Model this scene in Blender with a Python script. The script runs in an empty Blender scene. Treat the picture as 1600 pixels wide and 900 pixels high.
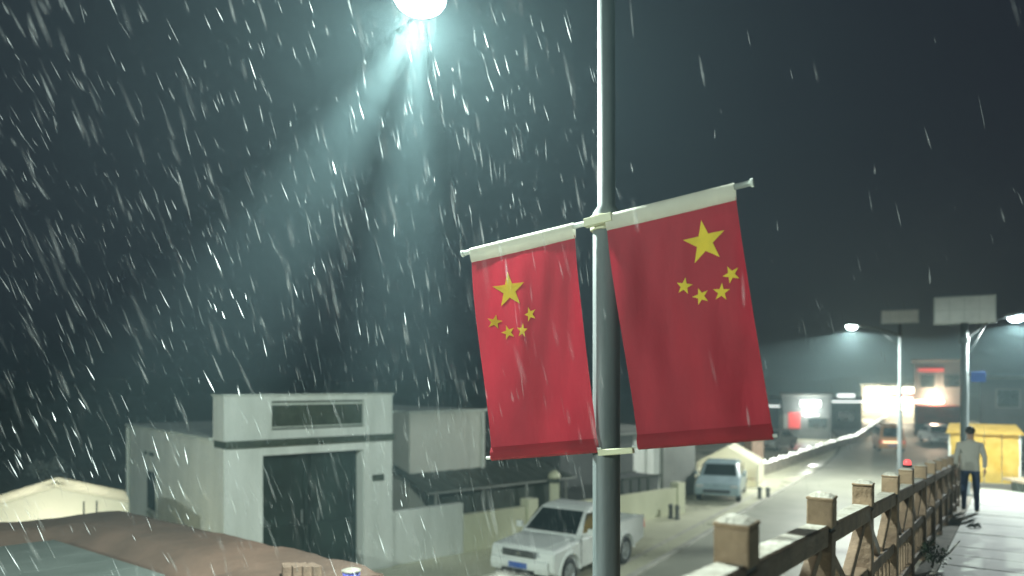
import bpy, bmesh, math, random
from mathutils import Vector, Matrix
random.seed(11)
R = math.radians
S = bpy.context.scene
COL = S.collection
EYE = 4.6                       # camera height above the road
F = 1155.0 / 1600.0

# ------------------------------------------------------------------ camera
cd = bpy.data.cameras.new('camera'); cam = bpy.data.objects.new('camera', cd); COL.objects.link(cam)
cd.sensor_width = 36; cd.lens = 36 * F; cd.clip_end = 2000; cd.clip_start = 0.05
cam.location = (0, 0, EYE); cam.rotation_euler = (R(90), 0, 0)
cd.shift_y = 150.0 / 1600.0     # verticals stay upright, horizon low in the frame
cd.dof.use_dof = True; cd.dof.focus_distance = 5.2; cd.dof.aperture_fstop = .85     # fast phone lens in the dark
S.camera = cam

# ------------------------------------------------------------------ night sky
w = bpy.data.worlds.new('World'); S.world = w; w.use_nodes = True
nt = w.node_tree; bg = nt.nodes['Background']
bg.inputs['Color'].default_value = (0.0100, 0.0098, 0.0175, 1); bg.inputs['Strength'].default_value = 1.0
S.render.engine = 'CYCLES'
S.view_settings.view_transform = 'Standard'; S.view_settings.look = 'None'
S.view_settings.exposure = 0; S.view_settings.gamma = 1; S.view_settings.use_curve_mapping = False
S.cycles.volume_bounces = 0
S.cycles.max_bounces = 6
S.cycles.transparent_max_bounces = 24

# ------------------------------------------------------------------ helpers
def at(px, py, d):              # a point the photograph shows at (px,py) of 1600x900, d metres away
    return Vector(((px - 800) / 1155.0 * d, d, EYE + (600 - py) / 1155.0 * d))

def mat(name, col, rough=.7, var=.18, scale=3.0, bump=.0, metal=0, emit=None, estr=0, trans=0, col2=None, spec=.5, detail=6, stretch=None):
    m = bpy.data.materials.new(name); m.use_nodes = True
    n = m.node_tree.nodes; l = m.node_tree.links; b = n['Principled BSDF']
    b.inputs['Roughness'].default_value = rough; b.inputs['Metallic'].default_value = metal
    b.inputs['Specular IOR Level'].default_value = spec
    tc = n.new('ShaderNodeTexCoord'); nz = n.new('ShaderNodeTexNoise')
    nz.inputs['Scale'].default_value = scale; nz.inputs['Detail'].default_value = detail; nz.inputs['Roughness'].default_value = .62
    src = tc.outputs['Object']
    if stretch:
        mp = n.new('ShaderNodeMapping'); mp.inputs['Scale'].default_value = stretch
        l.new(src, mp.inputs['Vector']); src = mp.outputs['Vector']
    l.new(src, nz.inputs['Vector'])
    rp = n.new('ShaderNodeValToRGB'); l.new(nz.outputs['Fac'], rp.inputs['Fac'])
    rp.color_ramp.elements[0].position = .3; rp.color_ramp.elements[1].position = .72
    lo = [c * (1 - var) for c in col]; hi = [min(1, c * (1 + var)) for c in col]
    if col2: lo, hi = list(col), list(col2)
    rp.color_ramp.elements[0].color = (*lo, 1); rp.color_ramp.elements[1].color = (*hi, 1)
    l.new(rp.outputs['Color'], b.inputs['Base Color'])
    if bump:
        n2 = n.new('ShaderNodeTexNoise'); n2.inputs['Scale'].default_value = scale * 7; n2.inputs['Detail'].default_value = 5
        l.new(src, n2.inputs['Vector'])
        bp = n.new('ShaderNodeBump'); bp.inputs['Strength'].default_value = bump; bp.inputs['Distance'].default_value = .02
        l.new(n2.outputs['Fac'], bp.inputs['Height']); l.new(bp.outputs['Normal'], b.inputs['Normal'])
    if emit:
        b.inputs['Emission Color'].default_value = (*emit, 1); b.inputs['Emission Strength'].default_value = estr
    if trans:
        out = n['Material Output']; tr = n.new('ShaderNodeBsdfTranslucent'); mx = n.new('ShaderNodeMixShader')
        l.new(rp.outputs['Color'], tr.inputs['Color']); mx.inputs[0].default_value = trans
        l.new(b.outputs[0], mx.inputs[1]); l.new(tr.outputs[0], mx.inputs[2]); l.new(mx.outputs[0], out.inputs['Surface'])
    return m

class MB:
    def __init__(s): s.v = []; s.f = []
    def add(s, v, f):
        o = len(s.v); s.v += [tuple(p) for p in v]; s.f += [tuple(i + o for i in q) for q in f]; return s
    def box(s, x0, x1, y0, y1, z0, z1, M=None):
        v = [Vector((x, y, z)) for z in (z0, z1) for x, y in ((x0, y0), (x1, y0), (x1, y1), (x0, y1))]
        if M: v = [M @ p for p in v]
        return s.add(v, [(3, 2, 1, 0), (4, 5, 6, 7), (0, 1, 5, 4), (1, 2, 6, 5), (2, 3, 7, 6), (3, 0, 4, 7)])
    def bar(s, a, b, wd, ht, up=Vector((0, 0, 1))):      # square bar from a to b
        a = Vector(a); b = Vector(b); d = (b - a).normalized(); x = d.cross(up)
        if x.length < 1e-4: x = d.cross(Vector((1, 0, 0)))
        x.normalize(); y = x.cross(d).normalized(); v = []
        for p in (a, b):
            for i, j in ((-1, -1), (1, -1), (1, 1), (-1, 1)): v.append(p + x * i * wd / 2 + y * j * ht / 2)
        return s.add(v, [(0, 1, 2, 3), (7, 6, 5, 4), (0, 4, 5, 1), (1, 5, 6, 2), (2, 6, 7, 3), (3, 7, 4, 0)])
    def tube(s, pts, rad, n=12, cap=True):
        pts = [Vector(p) for p in pts]; rad = rad if isinstance(rad, (list, tuple)) else [rad] * len(pts); v = []; f = []
        ref = None
        for i, p in enumerate(pts):
            d = (pts[min(i + 1, len(pts) - 1)] - pts[max(i - 1, 0)]).normalized()
            if ref is None: ref = d.orthogonal().normalized()
            x = (ref - d * ref.dot(d)).normalized(); ref = x; y = d.cross(x)
            for k in range(n):
                a = 2 * math.pi * k / n; v.append(p + (x * math.cos(a) + y * math.sin(a)) * rad[i])
        for i in range(len(pts) - 1):
            for k in range(n):
                a = i * n + k; b = i * n + (k + 1) % n; f.append((a, b, b + n, a + n))
        if cap: f.append(tuple(range(n))[::-1]); f.append(tuple(range((len(pts) - 1) * n, len(pts) * n)))
        return s.add(v, f)
    def lathe(s, prof, n=20, M=None):                     # profile (r,z) about z
        v = []; f = []
        for r, z in prof:
            for k in range(n):
                a = 2 * math.pi * k / n; p = Vector((r * math.cos(a), r * math.sin(a), z)); v.append(M @ p if M else p)
        for i in range(len(prof) - 1):
            for k in range(n):
                a = i * n + k; b = i * n + (k + 1) % n; f.append((a, b, b + n, a + n))
        f.append(tuple(range(n))[::-1]); f.append(tuple(range((len(prof) - 1) * n, len(prof) * n)))
        return s.add(v, f)
    def prism(s, poly, y0, y1, M=None):                   # polygon in x,z pulled along y
        n = len(poly); v = [Vector((x, y, z)) for y in (y0, y1) for x, z in poly]
        if M: v = [M @ p for p in v]
        f = [tuple(range(n)), tuple(range(n, 2 * n))[::-1]]
        for i in range(n): j = (i + 1) % n; f.append((j, i, i + n, j + n))
        return s.add(v, f)
    def mesh(s, name):
        me = bpy.data.meshes.new(name); me.from_pydata(s.v, [], s.f)
        bm = bmesh.new(); bm.from_mesh(me); bmesh.ops.recalc_face_normals(bm, faces=bm.faces); bm.to_mesh(me); bm.free(); me.update()
        return me
    def build(s, name, m, parent=None, bevel=0, smooth=False, seg=2):
        me = s.mesh(name); me.materials.append(m); o = bpy.data.objects.new(name, me); COL.objects.link(o)
        if parent: o.parent = parent
        if smooth:
            for p in me.polygons: p.use_smooth = True
        if bevel:
            md = o.modifiers.new('bevel', 'BEVEL'); md.width = bevel; md.segments = seg; md.limit_method = 'ANGLE'; md.angle_limit = R(35)
        return o

def tag(o, label, cat, group=None, kind=None):
    o['label'] = label; o['category'] = cat
    if group: o['group'] = group
    if kind: o['kind'] = kind
    return o
def struct(o): o['kind'] = 'structure'; return o
def thing(name, loc, rz, label, cat, group=None):
    o = bpy.data.objects.new(name, None); COL.objects.link(o); o.empty_display_size = .2
    o.location = loc; o.rotation_euler = (0, 0, rz); return tag(o, label, cat, group)
def copy_mesh(src, name, parent, M=None):
    o = src.copy(); o.name = name; COL.objects.link(o); o.parent = parent
    if M is not None: o.matrix_local = M
    return o
def lamp(name, kind, loc, power, col, size=.1, parent=None, direction=None, cone=None, blend=.2):
    d = bpy.data.lights.new(name, kind); d.energy = power; d.color = col; d.shadow_soft_size = size
    o = bpy.data.objects.new(name, d); COL.objects.link(o); o.location = loc
    if direction is not None: o.rotation_euler = Vector(direction).to_track_quat('-Z', 'Y').to_euler()
    if cone: d.spot_size = R(cone); d.spot_blend = blend
    if parent: o.parent = parent
    return o

# ------------------------------------------------------------------ materials
M = {}
M['road'] = mat('wet_concrete_road', (.44, .435, .31), .55, .35, .35, .25, col2=(.64, .63, .47), detail=9)
rn = M['road'].node_tree
_nz = rn.nodes.new('ShaderNodeTexNoise'); _nz.inputs['Scale'].default_value = .5; _nz.inputs['Detail'].default_value = 7
_mp = rn.nodes.new('ShaderNodeMapRange'); _mp.inputs['From Min'].default_value = .38; _mp.inputs['From Max'].default_value = .62; _mp.inputs['To Min'].default_value = .22; _mp.inputs['To Max'].default_value = .75
rn.links.new(rn.nodes['Texture Coordinate'].outputs['Object'], _nz.inputs['Vector']); rn.links.new(_nz.outputs['Fac'], _mp.inputs['Value']); rn.links.new(_mp.outputs[0], rn.nodes['Principled BSDF'].inputs['Roughness'])
M['verge'] = mat('wet_verge', (.24, .245, .19), .55, .4, .6, .3, col2=(.36, .36, .29), detail=9)
M['kerb'] = mat('kerb_concrete', (.42, .41, .35), .7, .25, 2, .3)
M['paint'] = mat('worn_road_paint', (.35, .34, .28), .6, .3, 3, .1, col2=(.62, .60, .52))
M['paving'] = mat('snow_dusted_paving', (.50, .52, .46), .65, .2, .9, .35, col2=(.68, .70, .63), detail=9)
M['paving_joint'] = mat('paving_joint', (.30, .31, .27), .8, .3, 4, .3)
M['stonewall'] = mat('retaining_stone', (.24, .22, .18), .85, .4, 2.5, .5)
M['ground'] = mat('bare_ground', (.13, .13, .10), .8, .4, .2, .3, detail=9)
M['white'] = mat('white_render', (.56, .58, .53), .8, .1, 1.3, .15, col2=(.80, .82, .77), stretch=(1.4, 1.4, .22), detail=9)
M['offwhite'] = mat('dull_white_trim', (.55, .58, .52), .7, .15, 2, .1)
M['grey'] = mat('grey_render', (.52, .52, .45), .85, .1, .6, .1, col2=(.66, .65, .57), stretch=(1, 1, .3))
M['yellow_wall'] = mat('cream_wall_paint', (.52, .52, .36), .8, .15, 1, .1, col2=(.66, .66, .48), stretch=(1, 1, .4))
M['olive'] = mat('olive_plaque', (.045, .055, .035), .5, .4, 6, .1)
M['gate'] = mat('dark_green_gate_paint', (.020, .036, .032), .45, .5, 1.2, .05)
M['dark'] = mat('dark_sheet', (.045, .055, .042), .6, .4, 2, .15)
M['black'] = mat('black_rubber', (.018, .018, .02), .6, .3, 8)
M['glass'] = mat('dark_glass', (.018, .026, .026), .06, .2, 2, spec=.8)
M['carwhite'] = mat('white_car_paint', (.74, .76, .72), .28, .08, 1.5, .0, col2=(.84, .86, .82))
M['chrome'] = mat('chrome', (.55, .56, .57), .2, .1, 5, metal=1)
M['rim'] = mat('steel_rim', (.42, .44, .44), .4, .2, 8, metal=.7)
M['headlight'] = mat('headlight_glass', (.45, .47, .47), .08, .2, 10, spec=.9)
M['redlens'] = mat('red_lens', (.40, .02, .02), .2, .2, 10, emit=(1, .05, .04), estr=.35)
M['trunk'] = mat('brown_roof_soil', (.085, .058, .042), .85, .4, .55, .5, col2=(.24, .15, .11), detail=10)
M['tealroof'] = mat('grey_green_roofing', (.11, .125, .11), .55, .25, .9, .2, col2=(.19, .21, .19))
M['brick'] = mat('brown_brick', (.24, .165, .12), .9, .35, 6, .4)
M['bucket'] = mat('blue_plastic', (.16, .16, .60), .4, .2, 6)
M['pole'] = mat('galvanised_pole', (.12, .14, .14), .6, .3, 2.5, .05, metal=.0, stretch=(3, 3, .4))
M['polewhite'] = mat('white_painted_steel', (.62, .66, .62), .4, .1, 4)
M['panel'] = mat('solar_panel_face', (.86, .88, .84), .35, .08, 3)
M['flag'] = mat('red_flag_cloth', (.40, .016, .034), .75, .12, 5, .15, trans=.27, stretch=(1, 1, .4))
M['flaghem'] = mat('red_flag_hem', (.33, .012, .024), .8, .15, 5, .15, trans=.3)
M['star'] = mat('yellow_star_cloth', (.84, .66, .03), .7, .1, 6, trans=.3)
M['sleeve'] = mat('white_canvas_sleeve', (.70, .68, .58), .8, .1, 6, .1, trans=.3)
M['joint'] = mat('cream_clamp', (.62, .62, .42), .5, .1, 6)
M['rail'] = mat('brown_imitation_timber', (.12, .078, .05), .7, .3, 4.5, .5, col2=(.27, .185, .12), detail=10, stretch=(1, 1, 1))
M['railcap'] = mat('tan_post_cap', (.20, .135, .082), .7, .25, 5, .5, col2=(.36, .25, .155))
M['snow'] = mat('thin_snow', (.30, .26, .20), .8, .2, 9, .6, col2=(.62, .60, .53), detail=9)
M['led'] = mat('led_lens', (.8, .8, .8), .3, .0, 1, emit=(.86, 1, .97), estr=60)
M['ledblue'] = mat('led_lens_cool', (.8, .8, .8), .3, .0, 1, emit=(.70, .88, 1), estr=30)
M['tent'] = mat('cream_tent_cloth', (.74, .74, .62), .8, .05, 2, .1, trans=.6)
M['yellowtarp'] = mat('yellow_tarpaulin', (.50, .32, .04), .6, .25, 2.5, .3, trans=.4, col2=(.68, .50, .13))
M['tan'] = mat('tan_kerb_top', (.50, .40, .28), .75, .2, 3, .2)
M['redsheet'] = mat('red_awning', (.36, .05, .035), .7, .3, 2, .1, trans=.2)
M['orange'] = mat('orange_vehicle_paint', (.58, .30, .12), .4, .15, 3)
M['bluegrey'] = mat('blue_grey_car_paint', (.26, .34, .36), .25, .15, 3)
M['shoplight'] = mat('lit_shop_window', (.8, .75, .6), .5, .3, .6, emit=(1, .92, .74), estr=7)
M['shopsign'] = mat('lit_white_sign', (.8, .8, .8), .5, .3, 1, emit=(.95, 1, .95), estr=2.2)
M['redsign'] = mat('lit_red_sign', (.5, .05, .05), .5, .3, 1, emit=(1, .12, .10), estr=.30)
M['bulb'] = mat('glowing_bulb', (.9, .9, .85), .4, 0, 1, emit=(.95, 1, .88), estr=4.5)
M['warmbulb'] = mat('warm_lamp_glass', (.9, .8, .6), .4, 0, 1, emit=(1, .80, .48), estr=3)
M['wire'] = mat('black_wire', (.02, .02, .02), .7, .1, 5)
M['bluesign'] = mat('blue_road_sign', (.06, .13, .42), .4, .15, 6, .0)
M['leaf'] = mat('dark_leaf', (.035, .055, .025), .6, .5, 3, trans=.2)
M['paleleaf'] = mat('frosted_leaf', (.30, .33, .31), .7, .3, 3, trans=.2)
M['bark'] = mat('bark', (.09, .07, .055), .9, .3, 6, .4)
M['building_dark'] = mat('dark_building_render', (.10, .105, .10), .85, .3, .6, .15)
M['building_mid'] = mat('mid_building_render', (.24, .245, .22), .85, .25, .6, .15)
M['asphalt_hill'] = mat('dark_hillside', (.03, .034, .03), .95, .5, .05, .5)

# ------------------------------------------------------------------ street axes
ang = R(50); U = Vector((math.sin(ang), math.cos(ang), 0)); N = Vector((-math.cos(ang), math.sin(ang), 0))   # along / behind the compound front
E = Vector((.551, .8345, 0)); P = Vector((.8345, -.551, 0)); O0 = Vector((-1.04, 0, 0))                          # along / right of the railing
SL = .0651
def Wk(t, wd, h=0): return O0 + E * t + P * wd + Vector((0, 0, EYE - 1.43 - SL * t + h))

# ------------------------------------------------------------------ ground, road, verge, walkway
g = MB(); g.add([(-600, -200, 0), (600, -200, 0), (600, 900, 0), (-600, 900, 0)], [(0, 1, 2, 3)])
struct(g.build('ground', M['ground']))
kd = Vector((.523, .852, 0)); kp = Vector((.852, -.523, 0)); k0 = Vector((3.1, 18.0, 0))       # kerb line
def K(t, wd, z): return k0 + kd * t + kp * wd + Vector((0, 0, z))
g = MB(); n = 24; v = []; f = []
# the road follows the kerb, then bends to the left-hand distance
cen = []
for i in range(n + 1):
    t = -34 + i * 6.2
    bend = max(0, t - 22); off = -.0030 * bend * bend
    a = K(t, off, .004); b = K(t, off - 15 + min(6, bend * .1), .004); v += [a, b]
for i in range(n): f.append((2 * i, 2 * i + 2, 2 * i + 3, 2 * i + 1))
g.add(v, f); struct(g.build('road', M['road']))
g = MB(); v = []; f = []
for i in range(n + 1):
    t = -34 + i * 6.2; bend = max(0, t - 22); off = -.0030 * bend * bend
    v += [K(t, off + .18, .07), K(t, off + 9.5, .07)]
for i in range(n): f.append((2 * i, 2 * i + 2, 2 * i + 3, 2 * i + 1))
g.add(v, f); struct(g.build('pavement', M['verge']))
kerb = bpy.data.objects.new('kerb', None); COL.objects.link(kerb); struct(kerb)
for i in range(46):
    t0 = -20 + i * 1.0
    if t0 > 22: break
    MB().add(*(lambda q: (q.v, q.f))(MB().box(t0, t0 + .985, -.0, .178, -.05, .125, Matrix(((kd.x, kp.x, 0, k0.x), (kd.y, kp.y, 0, k0.y), (0, 0, 1, 0), (0, 0, 0, 1)))))).build('kerb_stone', M['kerb'], kerb, bevel=.015)
g = MB()
for i in range(9):
    t0 = -16 + i * 6.0
    if t0 < 20: g.add([K(t0, -.62, .009), K(t0 + 5.9, -.62, .009), K(t0 + 5.9, -.76, .009), K(t0, -.76, .009)], [(0, 1, 2, 3)])
struct(g.build('edge_line', M['paint']))

# raised walkway with its retaining wall
g = MB(); v = []; f = []
for t in (-16, 48):
    v += [Wk(t, .28, -.03), Wk(t, 16, -.03), Wk(t, 16, -.6), Wk(t, .28, -.6)]
f = [(0, 4, 5, 1), (2, 6, 7, 3), (0, 1, 2, 3), (7, 6, 5, 4), (1, 5, 6, 2), (3, 7, 4, 0)]
walk = struct(g.add(v, f).build('walkway', M['paving_joint']))
random.seed(5)
tw = 0
for i in range(26):
    t0 = 4.2 + i * .92
    for j in range(7):
        w0 = .30 + j * 1.25 + (0.6 if i % 2 else 0) - (.3 if j == 0 and i % 2 == 0 else 0)
        if j == 0: w0 = .29
        w1 = .30 + (j + 1) * 1.25 + (0.6 if i % 2 else 0) - .028
        dz = random.uniform(-.006, .006)
        q = [Wk(t0 + .014, w0, dz), Wk(t0 + .906, w0, dz), Wk(t0 + .906, w1, dz), Wk(t0 + .014, w1, dz)]
        ql = [p - Vector((0, 0, .029)) for p in q]
        MB().add(q + ql, [(0, 1, 2, 3), (0, 4, 5, 1), (1, 5, 6, 2), (2, 6, 7, 3), (3, 7, 4, 0)]).build('paving_slab', M['paving'], walk)
rw = MB(); v = []
for t in (-16, 48):
    v += [Wk(t, -.12, -.02), Wk(t, .27, -.02)]
    a = Wk(t, -.12); b = Wk(t, .27); v += [Vector((b.x, b.y, -.2)), Vector((a.x, a.y, -.2))]
rwo = rw.add(v, [(0, 4, 5, 1), (2, 6, 7, 3), (0, 1, 2, 3), (7, 6, 5, 4), (1, 5, 6, 2), (3, 7, 4, 0)]).build('retaining_wall', M['stonewall'])
tag(rwo, 'rough stone retaining wall carrying the brown railing above the road', 'wall')

# ------------------------------------------------------------------ railing
rl = thing('railing', Wk(3.32, .05), 0, 'brown timber-look railing with capped posts beside the snowy walkway', 'railing')
inv = Matrix.Translation(-Wk(3.32, .05))
def wl(t, h, wd=.05): return inv @ Wk(t, wd, h)
SP = 1.52
rot = math.atan2(E.y, E.x)
pm = MB().box(-.064, .064, -.064, .064, -.02, .955); post0 = None
for k in range(-3, 12):
    t = 3.32 + SP * k; c = wl(t, 0)
    if post0 is None:
        post0 = pm.build('post', M['rail'], rl, bevel=.008)
        blk = MB().box(-.055, .055, -.055, .055, .956, .975).build('groove', M['black'], post0)
        cap = MB().box(-.066, .066, -.066, .066, .976, 1.122).box(-.070, .070, -.070, .070, 1.122, 1.14).build('post_cap', M['railcap'], post0, bevel=.008)
        sm = MB(); vv = []; ff = []
        for i in range(7):
            for j in range(7):
                x = (i - 3) / 3; y = (j - 3) / 3; e = max(abs(x), abs(y))
                vv.append((x * .066, y * .066, 1.138 + (.028 * (1 - e ** 3)) * random.uniform(.6, 1.1)))
        for i in range(6):
            for j in range(6): ff.append((i * 7 + j, i * 7 + 7 + j, i * 7 + 8 + j, i * 7 + 1 + j))
        sn = sm.add(vv, ff).build('snow_cap', M['snow'], post0, smooth=True)
        po = post0
    else:
        po = copy_mesh(post0, 'post', rl)
        for c2 in (blk, cap, sn): copy_mesh(c2, c2.name.split('.')[0], po)
    po.matrix_local = Matrix.Translation(c) @ Matrix.Rotation(rot + random.uniform(-.04, .04), 4, 'Z') @ Matrix.Rotation(random.uniform(-.012, .012), 4, 'X')
    if k == 11: break
    ta, tb = t + .066, t + SP - .066
    MB().bar(wl(ta, .93), wl(tb, .93), .12, .11).build('top_rail', M['rail'], rl, bevel=.012)
    MB().add([wl(ta, .988, .0), wl(tb, .988, .0), wl(tb, .988, .10), wl(ta, .988, .10)], [(0, 1, 2, 3)]).build('rail_snow', M['snow'], rl)
    MB().bar(wl(ta, .50), wl(tb, .50), .09, .09).build('middle_rail', M['rail'], rl, bevel=.01)
    MB().bar(wl(ta, .12), wl(tb, .12), .09, .08).build('bottom_rail', M['rail'], rl, bevel=.01)
    MB().bar(wl(ta + .02, .86), wl(ta + .62, .555), .06, .07).build('brace', M['rail'], rl, bevel=.008)
    MB().bar(wl(tb - .02, .86), wl(tb - .62, .555), .06, .07).build('brace', M['rail'], rl, bevel=.008)
    for q in range(6):
        tt = ta + (q + .5) * (tb - ta) / 6
        MB().bar(wl(tt, .165), wl(tt, .45), .045, .05, E).build('baluster', M['rail'], rl, bevel=.006)

# ------------------------------------------------------------------ solar street lamps
LEDC = (.84, 1.0, .92)
def street_lamp(base, z_arm, arm, r0, r1, z_step, label, ledm, power, col, cone=160, panel_yaw=0, panel=(1.45, .75), tilt=20, aim=None, aim_rel=True):
    t = thing('street_lamp', base, 0, label, 'street lamp', 'solar street lamps')
    h = z_arm - base.z
    zs = z_step - base.z
    MB().lathe([(.16, 0), (.16, .02), (r0 * 1.25, .03), (r0 * 1.2, .35), (r0, .37), (r0 * .97, zs - .02), (r1 * 1.05, zs + .02), (r1, h + .35)], 20).build('pole', M['pole'], t, smooth=True)
    MB().box(-.2, .2, -.2, .2, 0, .022).build('base_plate', M['pole'], t, bevel=.004)
    ax = Vector((arm.x, arm.y, 0)); L = ax.length; ad = ax.normalized()
    pts = [ad * (L * i / 8) + Vector((0, 0, h - .12 + (arm.z + .12) * math.sin(i / 8 * math.pi / 2))) for i in range(9)]
    MB().tube(pts, [.036 - .010 * i / 8 for i in range(9)], 10).build('arm', M['pole'], t, smooth=True)
    mid = pts[4]
    MB().tube([Vector((0, 0, h - .62)), Vector((0, 0, h - .62)) * .55 + mid * .45 + Vector((0, 0, -.05)), mid], .014, 8).build('stay', M['pole'], t, smooth=True)
    MB().lathe([(r1 * 1.35, h - .20), (r1 * 1.35, h - .04)], 16).build('collar', M['pole'], t)
    end = pts[-1]; yaw = math.atan2(ad.y, ad.x)
    HM = Matrix.Translation(end) @ Matrix.Rotation(yaw, 4, 'Z') @ Matrix.Rotation(R(-6), 4, 'Y')
    prof = [(-.10, .02), (.0, .055), (.30, .06), (.50, .03), (.50, -.005), (-.10, -.005)]
    hd = MB().prism(prof, -.14, .14, HM).build('lamp_head', M['polewhite'], t, bevel=.012)
    MB().box(.06, .46, -.12, .12, -.022, -.006, HM).build('led_panel', ledm, hd)
    MB().lathe([(.205, -.024), (.20, -.055), (.17, -.10), (.115, -.135), (.05, -.150), (.005, -.153)], 24, HM @ Matrix.Translation((.26, 0, 0))).build('bloom_bowl', ledm, hd, smooth=True)  # emissive bowl added under the head, widened to stand for the lamp bloom
    for i in range(5): MB().box(.04 + .08 * i, .055 + .08 * i, -.1, .1, .05, .085, HM).build('heat_fin', M['polewhite'], hd)
    ctr = HM @ Vector((.26, 0, -.19))
    d = Vector(aim) if aim else Vector((0, 0, -1))
    lamp('lamp_light', 'SPOT', ctr, power, col, .10, t, d, cone, .06)
    # solar panel above the pole
    PM = Matrix.Translation((0, 0, h + .42)) @ Matrix.Rotation(panel_yaw, 4, 'Z') @ Matrix.Rotation(R(tilt), 4, 'X')
    pf = MB().box(-panel[0] / 2, panel[0] / 2, -.02, .015, -panel[1] / 2 + .3, panel[1] / 2 + .3, PM).build('solar_panel', M['polewhite'], t, bevel=.004)
    for i in range(4):
        for j in range(2):
            x0 = -panel[0] / 2 + .03 + i * (panel[0] - .06) / 4; z0 = -panel[1] / 2 + .33 + j * (panel[1] - .06) / 2
            MB().box(x0 + .006, x0 + (panel[0] - .06) / 4 - .006, -.024, -.0205, z0 + .006, z0 + (panel[1] - .06) / 2 - .006, PM).build('solar_cell', M['panel'], pf)
    MB().tube([Vector((0, 0, h + .2)), PM @ Vector((0, .02, .25))], .03, 8).build('panel_bracket', M['pole'], t)
    return t, ctr + base
poleA = Vector((.575, 4.5, 0))
la, lac = street_lamp(poleA, EYE + 3.0, Vector((-1.11, 1.10, .02)), .086, .052, EYE + 1.06, 'tall grey street lamp carrying the two red flags', M['led'], 3000, LEDC, 178, R(20), aim=(0, .03, -1))
# two narrow spots added at that head to draw beams in the haze
lamp('added_beam_light', 'SPOT', lac - poleA, 30000, LEDC, .05, la, (-.03, -.12, -1), 24, .9)
lamp('added_beam_light', 'SPOT', lac - poleA, 38000, LEDC, .05, la, (-.62, -.02, -1.0), 30, .9)
pc = at(1507, 0, 20.0); baseC = Vector((pc.x, pc.y, 0)); baseC.z = EYE - 1.43 - SL * ((baseC - O0).dot(E))
street_lamp(baseC, EYE + 1.30, Vector((1.15, 0, .50)), .105, .09, EYE - .2, 'solar street lamp with blue sign standing beside the yellow stall', M['ledblue'], 3300, (.90, 1, .96), 165, R(-31), (1.45, .78), -12)
pd = at(1406, 0, 33.0)
street_lamp(Vector((pd.x, pd.y, 0)), EYE + 2.30, Vector((-1.9, 0, .25)), .10, .055, EYE, 'solar street lamp far down the road above the parked orange van', M['led'], 6000, (.95, 1, .93), 165, R(-27), (1.5, .62), -14)
street_lamp(Vector((-12.2, -5.2, 0)), EYE + 3.14, Vector((1.2, 1.2, .02)), .086, .052, EYE + 1.06, 'added unseen street lamp behind the viewpoint, lighting flags and side wall', M['led'], 6800, LEDC, 178, R(20))  # lamp added out of view to light the flags and side wall
sg = thing('road_sign', Vector((baseC.x, baseC.y - .11, EYE)), 0, 'small blue rectangular sign fixed to lamp pole', 'sign')
MB().box(.10, .50, -.015, .0, .05, .33).build('sign_plate', M['bluesign'], sg, bevel=.004)
MB().box(-.1, .12, -.008, .008, .24, .27).build('bracket', M['pole'], sg)
# banner brackets are part of the flag lamp
th = R(30); tl = R(6.6)
fx = Vector((math.cos(th), -math.sin(th), 0)); fn = Vector((-math.sin(th), -math.cos(th), 0))
bx = fx * math.cos(tl) + Vector((0, 0, math.sin(tl))); bd = fx * math.sin(tl) - Vector((0, 0, math.cos(tl)))
FO = Vector((0, 0, EYE + .975)) + fn * .115
def fp(a, b, o=0): return FO + bx * a + bd * b + fn * o
MB().tube([fp(-.97, 0), fp(.885, 0)], .016, 12).build('crossbar', M['polewhite'], la, smooth=True)
MB().tube([fp(.885, 0), fp(.90, 0)], .024, 12).build('bar_end', M['polewhite'], la)
MB().tube([fp(-.985, 0), fp(-.97, 0)], .022, 12).build('bar_end', M['polewhite'], la)
MB().lathe([(.098, EYE + .93), (.098, EYE + 1.02)], 20).bar(fp(-.09, 0), fp(.09, 0), .05, .055, fn).build('bar_clamp', M['joint'], la, bevel=.004)
MB().lathe([(.096, EYE - .42), (.096, EYE - .39)], 20).build('lower_clamp', M['wire'], la)
MB().bar(fp(-.16, 1.375), fp(.06, 1.375), .035, .035, fn).build('lower_bracket', M['joint'], la, bevel=.004)

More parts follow.
